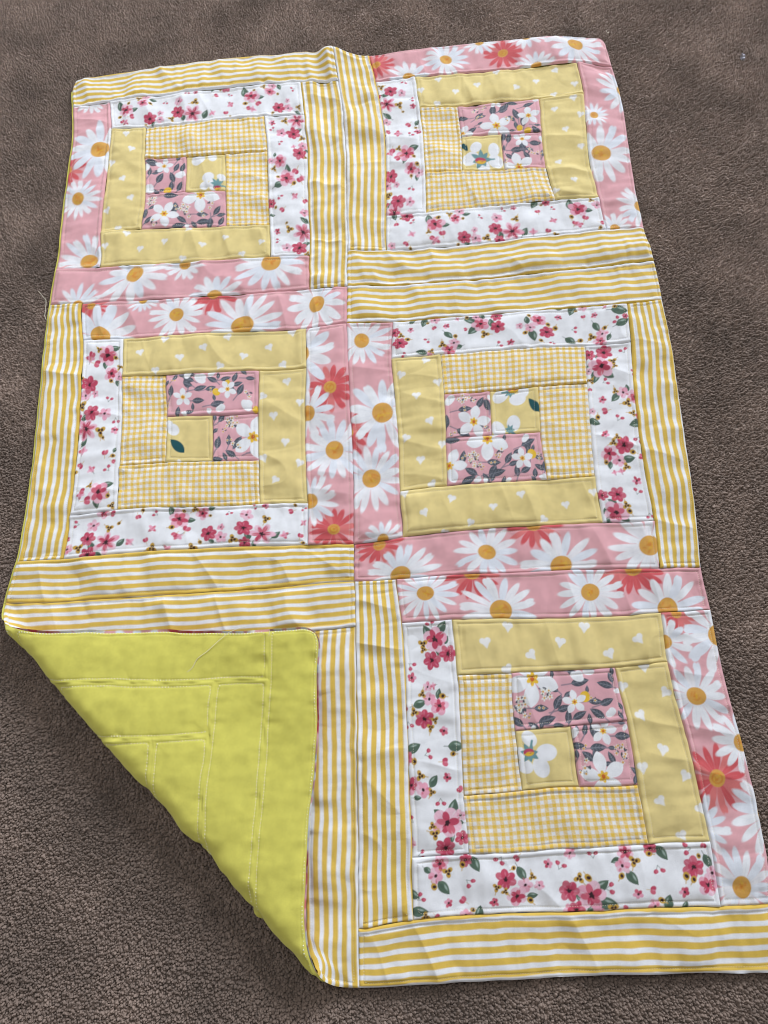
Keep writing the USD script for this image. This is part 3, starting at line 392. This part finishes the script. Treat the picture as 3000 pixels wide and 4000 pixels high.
RECTS, SPEC = [], []
for ox, oy, turned, n in BLOCKS:
    for kind, x0, y0, x1, y1 in LOGS:
        if turned: x0, y0, x1, y1 = 7 - x1, 7 - y1, 7 - x0, 7 - y0
        RECTS.append((ox + x0, oy + y0, ox + x1, oy + y1)); SPEC.append((kind, n, (ox + 3.5, oy + 3.5)))
for i, (r, (kind, n, mid)) in enumerate(zip(RECTS, SPEC)):
    rng = np.random.default_rng(i + 5)
    n = n * {'gingham': 1.7, 'floral': 1.35, 'centre': 1.2, 'rose': 1.15, 'stripe': 1.1}.get(kind, 1.0)
    if n > 90: n = 90
    u, v, q = grid(r, n)
    # the seam allowance lies towards the outer strip: its inner edge stands proud
    inner = [r[0] > mid[0] - .01 + .4, r[2] < mid[0] + .01 - .4, r[1] > mid[1] - .01 + .4, r[3] < mid[1] + .01 - .4]
    lift = [(.0002 + .0016 * rng.random() ** 1.5) if e else .0004 * rng.random() for e in inner]
    hf = lambda a, b: puff(a, b, r, kind, lift, i * 101) + wave(a, b)
    P = surf(u, v, hf(u, v))
    m = usdkit.mesh(stage, path(Q, NAMES[kind]), (P, q), PRINT, smooth=True)
    col = colours(i, kind, r, u, v, 1.15 / n, rng) * (1 + .035 * fbm2(u / .22, v / .22, 900 + i % 7, 3))[:, None]
    UsdGeom.PrimvarsAPI(m).CreatePrimvar('print', Sdf.ValueTypeNames.Color3fArray, 'vertex').Set(Vt.Vec3fArray.FromNumpy(col.astype(np.float32)))
    lu, lv = loop(r, S0)
    sv, sf = stitches(lu, lv, hf, False)
    if i // 13 != 4 or kind == 'stripe':
        st = usdkit.mesh(stage, str(m.GetPath()) + '/stitching', (sv, sf), THREAD); tag(st, kind='stuff')

# ---------------------------------------------------------------- the backing: fine where it is turned up, coarse under the rest
vs, fs, nv = [], [], 0
for r, n in (((0, 0, 7, 7), 46), ((7, 0, 14, 7), 14), ((0, 7, 14, 21), 14)):
    u, v, q = grid(r, n)
    ub = np.where((u < .2) & (v > 6.5), u - .04 * (1 - u / .2), np.where((u < .3) & (v < 6.2), u + .05 * (1 - u / .3) * sstep(6.2, 5.6, v), u))   # the print's edge shows beyond the backing on the flap
    vb = np.where((v < .3) & (u < 6.2), v + .035 * (1 - v / .3) * sstep(6.2, 5.6, u), v)
    P = surf(ub, vb, back_h(u, v)); vs.append(P); fs.append(q[:, ::-1] + nv); nv += len(P)
back = usdkit.mesh(stage, Q + '/backing', (np.vstack(vs), np.vstack(fs)), BACK, smooth=True)
tag(back, label='plain lime yellow backing shown by the folded corner')
sv, sf, nv = [], [], 0
for r in RECTS[52:65]:
    a, b = stitches(*loop(r, SB), back_h, True, .0046, .0031, .0012); sv.append(a); sf.append(b + nv); nv += len(a)
st = usdkit.mesh(stage, Q + '/backing/stitching', (np.vstack(sv), np.vstack(sf)), THREADY); tag(st, kind='stuff')

# ---------------------------------------------------------------- carpet pile
PILE = mat('carpet_pile', {'g': ('geometry', {}), 'o': ('object_info', {}), 'n': ('noise_texture', {'scale': 7.0, 'detail': 5.0, 'roughness': .62}), 'f': ('noise_texture', {'scale': 1500.0, 'detail': 2.0}),
    'r1': ('map_range', {'from_min': 0.0, 'from_max': 1.0, 'to_min': .80, 'to_max': 1.2}), 'r2': ('map_range', {'from_min': .3, 'from_max': .7, 'to_min': .64, 'to_max': 1.28}),
    'r3': ('map_range', {'from_min': .3, 'from_max': .7, 'to_min': .7, 'to_max': 1.25}), 'm1': ('math', {'math_type': 'multiply'}), 'm2': ('math', {'math_type': 'multiply'}),
    'x': ('mix', {'mix_type': 'multiply', 'fac': 1.0, 'color1': (.248, .188, .153)}), 'b': ('bump', {'strength': .6, 'distance': .001}),
    'p': ('principled_bsdf', {'roughness': .95, 'specular_ior_level': .15, 'sheen_weight': .25, 'sheen_roughness': .5, 'sheen_tint': (.8, .72, .64)})},
    [('g.position', 'n.vector'), ('g.position', 'f.vector'), ('o.random', 'r1.value'), ('n.fac', 'r2.value'), ('f.fac', 'r3.value'), ('r1.result', 'm1.value1'), ('r2.result', 'm1.value2'), ('m1.value', 'm2.value1'), ('r3.result', 'm2.value2'),
     ('m2.value', 'x.color2'), ('x.color', 'p.base_color'), ('f.fac', 'b.height'), ('b.normal', 'p.normal')])
pile = UsdGeom.PointInstancer.Define(stage, '/World/carpet_pile')
tag(pile, kind='stuff', label='short twisted brown tufts of the carpet around the quilt', category='carpet pile')
rng = np.random.default_rng(3)
for k in range(8):
    s = trimesh.creation.icosphere(2, 1.0); v = np.array(s.vertices)
    ang = np.arctan2(v[:, 1], v[:, 0]) + v[:, 2] * 2.2 + k
    v = v * (1 + .20 * np.cos(2 * ang) * (1 - np.abs(v[:, 2])))[:, None] * (1 + .28 * (meshkit.noise(v * 2.3 + k * 7.1, k)[:, None] - .5))
    v[:, :2] *= (1.1 - .25 * v[:, 2:3]); v *= np.array([.00188, .00188, .0045]) * rng.uniform(.85, 1.15)
    usdkit.mesh(stage, f'/World/carpet_pile/tuft_{k:03d}', (v, np.array(s.faces)), PILE, smooth=True)
pile.CreatePrototypesRel().SetTargets([Sdf.Path(f'/World/carpet_pile/tuft_{k:03d}') for k in range(8)])
stp = .0031
X, Y = np.meshgrid(np.arange(-.55, 1.85, stp), np.arange(-.30, 2.25, stp)); X, Y = X.ravel(), Y.ravel()
X = X + rng.uniform(-.5, .5, X.size) * stp * .9; Y = Y + rng.uniform(-.5, .5, Y.size) * stp * .9
lim = np.interp(Y, [-.3, 2.25], [-.12, -.48]), np.interp(Y, [-.3, 2.25], [1.25, 1.75])
keep = (X > lim[0]) & (X < lim[1])
# none where the quilt covers them
import shapely
tt = np.linspace(0, 1, 60); ins = .22
ru = np.concatenate([ins + (14 - 2 * ins) * tt, np.full(60, 14 - ins), 14 - ins - (14 - 2 * ins) * tt, np.full(60, ins)]); rv = np.concatenate([np.full(60, ins), ins + (21 - 2 * ins) * tt, np.full(60, 21 - ins), 21 - ins - (21 - 2 * ins) * tt])
hull = shapely.Polygon(np.c_[SX.ev(ru, rv), SY.ev(ru, rv)]); XY = np.c_[X, Y]
under = shapely.contains_xy(hull, X, Y) & (((XY - FOLD_P) @ FOLD_N) < -.012)
keep &= ~under; X, Y = X[keep], Y[keep]; N = len(X)
lean = 6.28 * fbm2(X / .16, Y / .16, 8, 2) * .5 + rng.normal(0, 1.0, N); tilt = np.abs(rng.normal(.35, .30, N)) + .22 * fbm2(X / .1, Y / .1, 14, 2); spin = rng.uniform(0, 6.28, N)
ax = np.c_[-np.sin(lean), np.cos(lean), np.zeros(N)]; sh = np.sin(tilt / 2)
q1 = np.c_[np.cos(tilt / 2), ax * sh[:, None]]; q2 = np.c_[np.cos(spin / 2), np.zeros(N), np.zeros(N), np.sin(spin / 2)]
w1, x1, y1, z1 = q1.T; w2, x2, y2, z2 = q2.T
qq = np.c_[w1*w2-x1*x2-y1*y2-z1*z2, w1*x2+x1*w2+y1*z2-z1*y2, w1*y2-x1*z2+y1*w2+z1*x2, w1*z2+x1*y2-y1*x2+z1*w2]
Z = -.0040 + rng.normal(0, .0008, N) + .0016 * fbm2(X / .07, Y / .07, 23, 2) + .0022 * fbm2(X / .2, Y / .2, 29, 1) - .0008
pile.CreateProtoIndicesAttr(Vt.IntArray.FromNumpy(rng.integers(0, 8, N).astype(np.int32)))
pile.CreatePositionsAttr(Vt.Vec3fArray.FromNumpy(np.c_[X, Y, Z].astype(np.float32)))
pile.CreateOrientationsAttr(Vt.QuathArray([Gf.Quath(float(a), float(b), float(c_), float(d)) for a, b, c_, d in qq]))
pile.CreateScalesAttr(Vt.Vec3fArray.FromNumpy(np.repeat((rng.uniform(.75, 1.3, N) * (1 + .18 * fbm2(X / .06, Y / .06, 57, 2)))[:, None], 3, 1).astype(np.float32)))

# ---------------------------------------------------------------- loose threads and a scrap on the carpet
THREADS = [[(0.3918, 0.4957, 0.0345), (0.3689, 0.4899, 0.0345), (0.3498, 0.477, 0.0345), (0.3309, 0.4607, 0.0345), (0.3155, 0.4494, 0.0345), (0.308, 0.4362, 0.0345), (0.292, 0.4251, 0.0345), (0.2837, 0.4161, 0.0345)], [(-0.0273, 1.1588, 0.006), (-0.021, 1.1511, 0.006), (-0.0148, 1.1429, 0.006), (-0.0105, 1.138, 0.006), (-0.0089, 1.1166, 0.006), (-0.0091, 1.1046, 0.006), (-0.0074, 1.0984, 0.006), (-0.0043, 1.0927, 0.006)], [(1.1108, 1.6832, 0.012), (1.1133, 1.6755, 0.012), (1.1157, 1.6794, 0.012)], [(0.4283, 0.4875, 0.034), (0.4271, 0.4809, 0.034), (0.4223, 0.4794, 0.034), (0.418, 0.4826, 0.034)]]
SCRAP = ((1.3722), (1.593), 0.0)
def tube(pts, r, n=60):
    pts = np.array(pts, float); s = np.r_[0, np.cumsum(np.linalg.norm(np.diff(pts, axis=0), axis=1))]
    from scipy.interpolate import PchipInterpolator
    p = PchipInterpolator(s, pts)(np.linspace(0, s[-1], n)); t = np.gradient(p, axis=0); t /= np.linalg.norm(t, axis=1, keepdims=True)
    a = np.cross(t, [0, 0, 1.0]); a /= np.linalg.norm(a, axis=1, keepdims=True) + 1e-9; b = np.cross(t, a)
    ang = np.arange(5) * 2 * np.pi / 5; v = (p[:, None] + r * (np.cos(ang)[None, :, None] * a[:, None] + np.sin(ang)[None, :, None] * b[:, None])).reshape(-1, 3)
    i, j = np.meshgrid(np.arange(n - 1), np.arange(5), indexing='ij')
    return v, np.stack([i * 5 + j, i * 5 + (j + 1) % 5, (i + 1) * 5 + (j + 1) % 5, (i + 1) * 5 + j], -1).reshape(-1, 4)
for pts in THREADS: usdkit.mesh(stage, path(Q, 'loose_thread'), tube(pts, .00042), LOOSE, smooth=True)
g = np.linspace(-1, 1, 11); A, B = np.meshgrid(g, g, indexing='ij'); p = np.stack([A.ravel() * .006, B.ravel() * .013, np.zeros(A.size)], 1)
p *= .62; p[:, 2] = .002 + .006 * meshkit.noise(np.c_[A.ravel() * 2.3, B.ravel() * 3.1, 0 * A.ravel()], 4) - .004 * np.abs(A.ravel()); p[:, 0] += .004 * (meshkit.noise(np.c_[B.ravel() * 3, A.ravel() * 2, 0 * A.ravel() + 5], 9) - .5)
i = np.arange(121).reshape(11, 11); f = np.stack([i[:-1, :-1], i[1:, :-1], i[1:, 1:], i[:-1, 1:]], -1).reshape(-1, 4)
FILM = mat('clear_film', {'t': ('transparent_bsdf', {}), 's': ('glossy_bsdf', {'roughness': .12, 'color': (.5, .5, .55)}), 'd': ('diffuse_bsdf', {'color': (.35, .36, .40)}), 'm1': ('mix_closure', {'fac': .5}), 'm2': ('mix_closure', {'fac': .62})},
    [('s.BSDF', 'm1.closure1'), ('d.BSDF', 'm1.closure2'), ('t.BSDF', 'm2.closure1'), ('m1.closure', 'm2.closure2')], surface='m2.closure')
sc = usdkit.mesh(stage, '/World/plastic_scrap', (p, f), FILM, smooth=True); sc.AddTranslateOp().Set(Gf.Vec3d(*SCRAP)); sc.AddRotateZOp().Set(-12.0)
tag(sc, label='tiny crumpled scrap of clear plastic on the carpet beyond the right of the quilt', category='scrap')
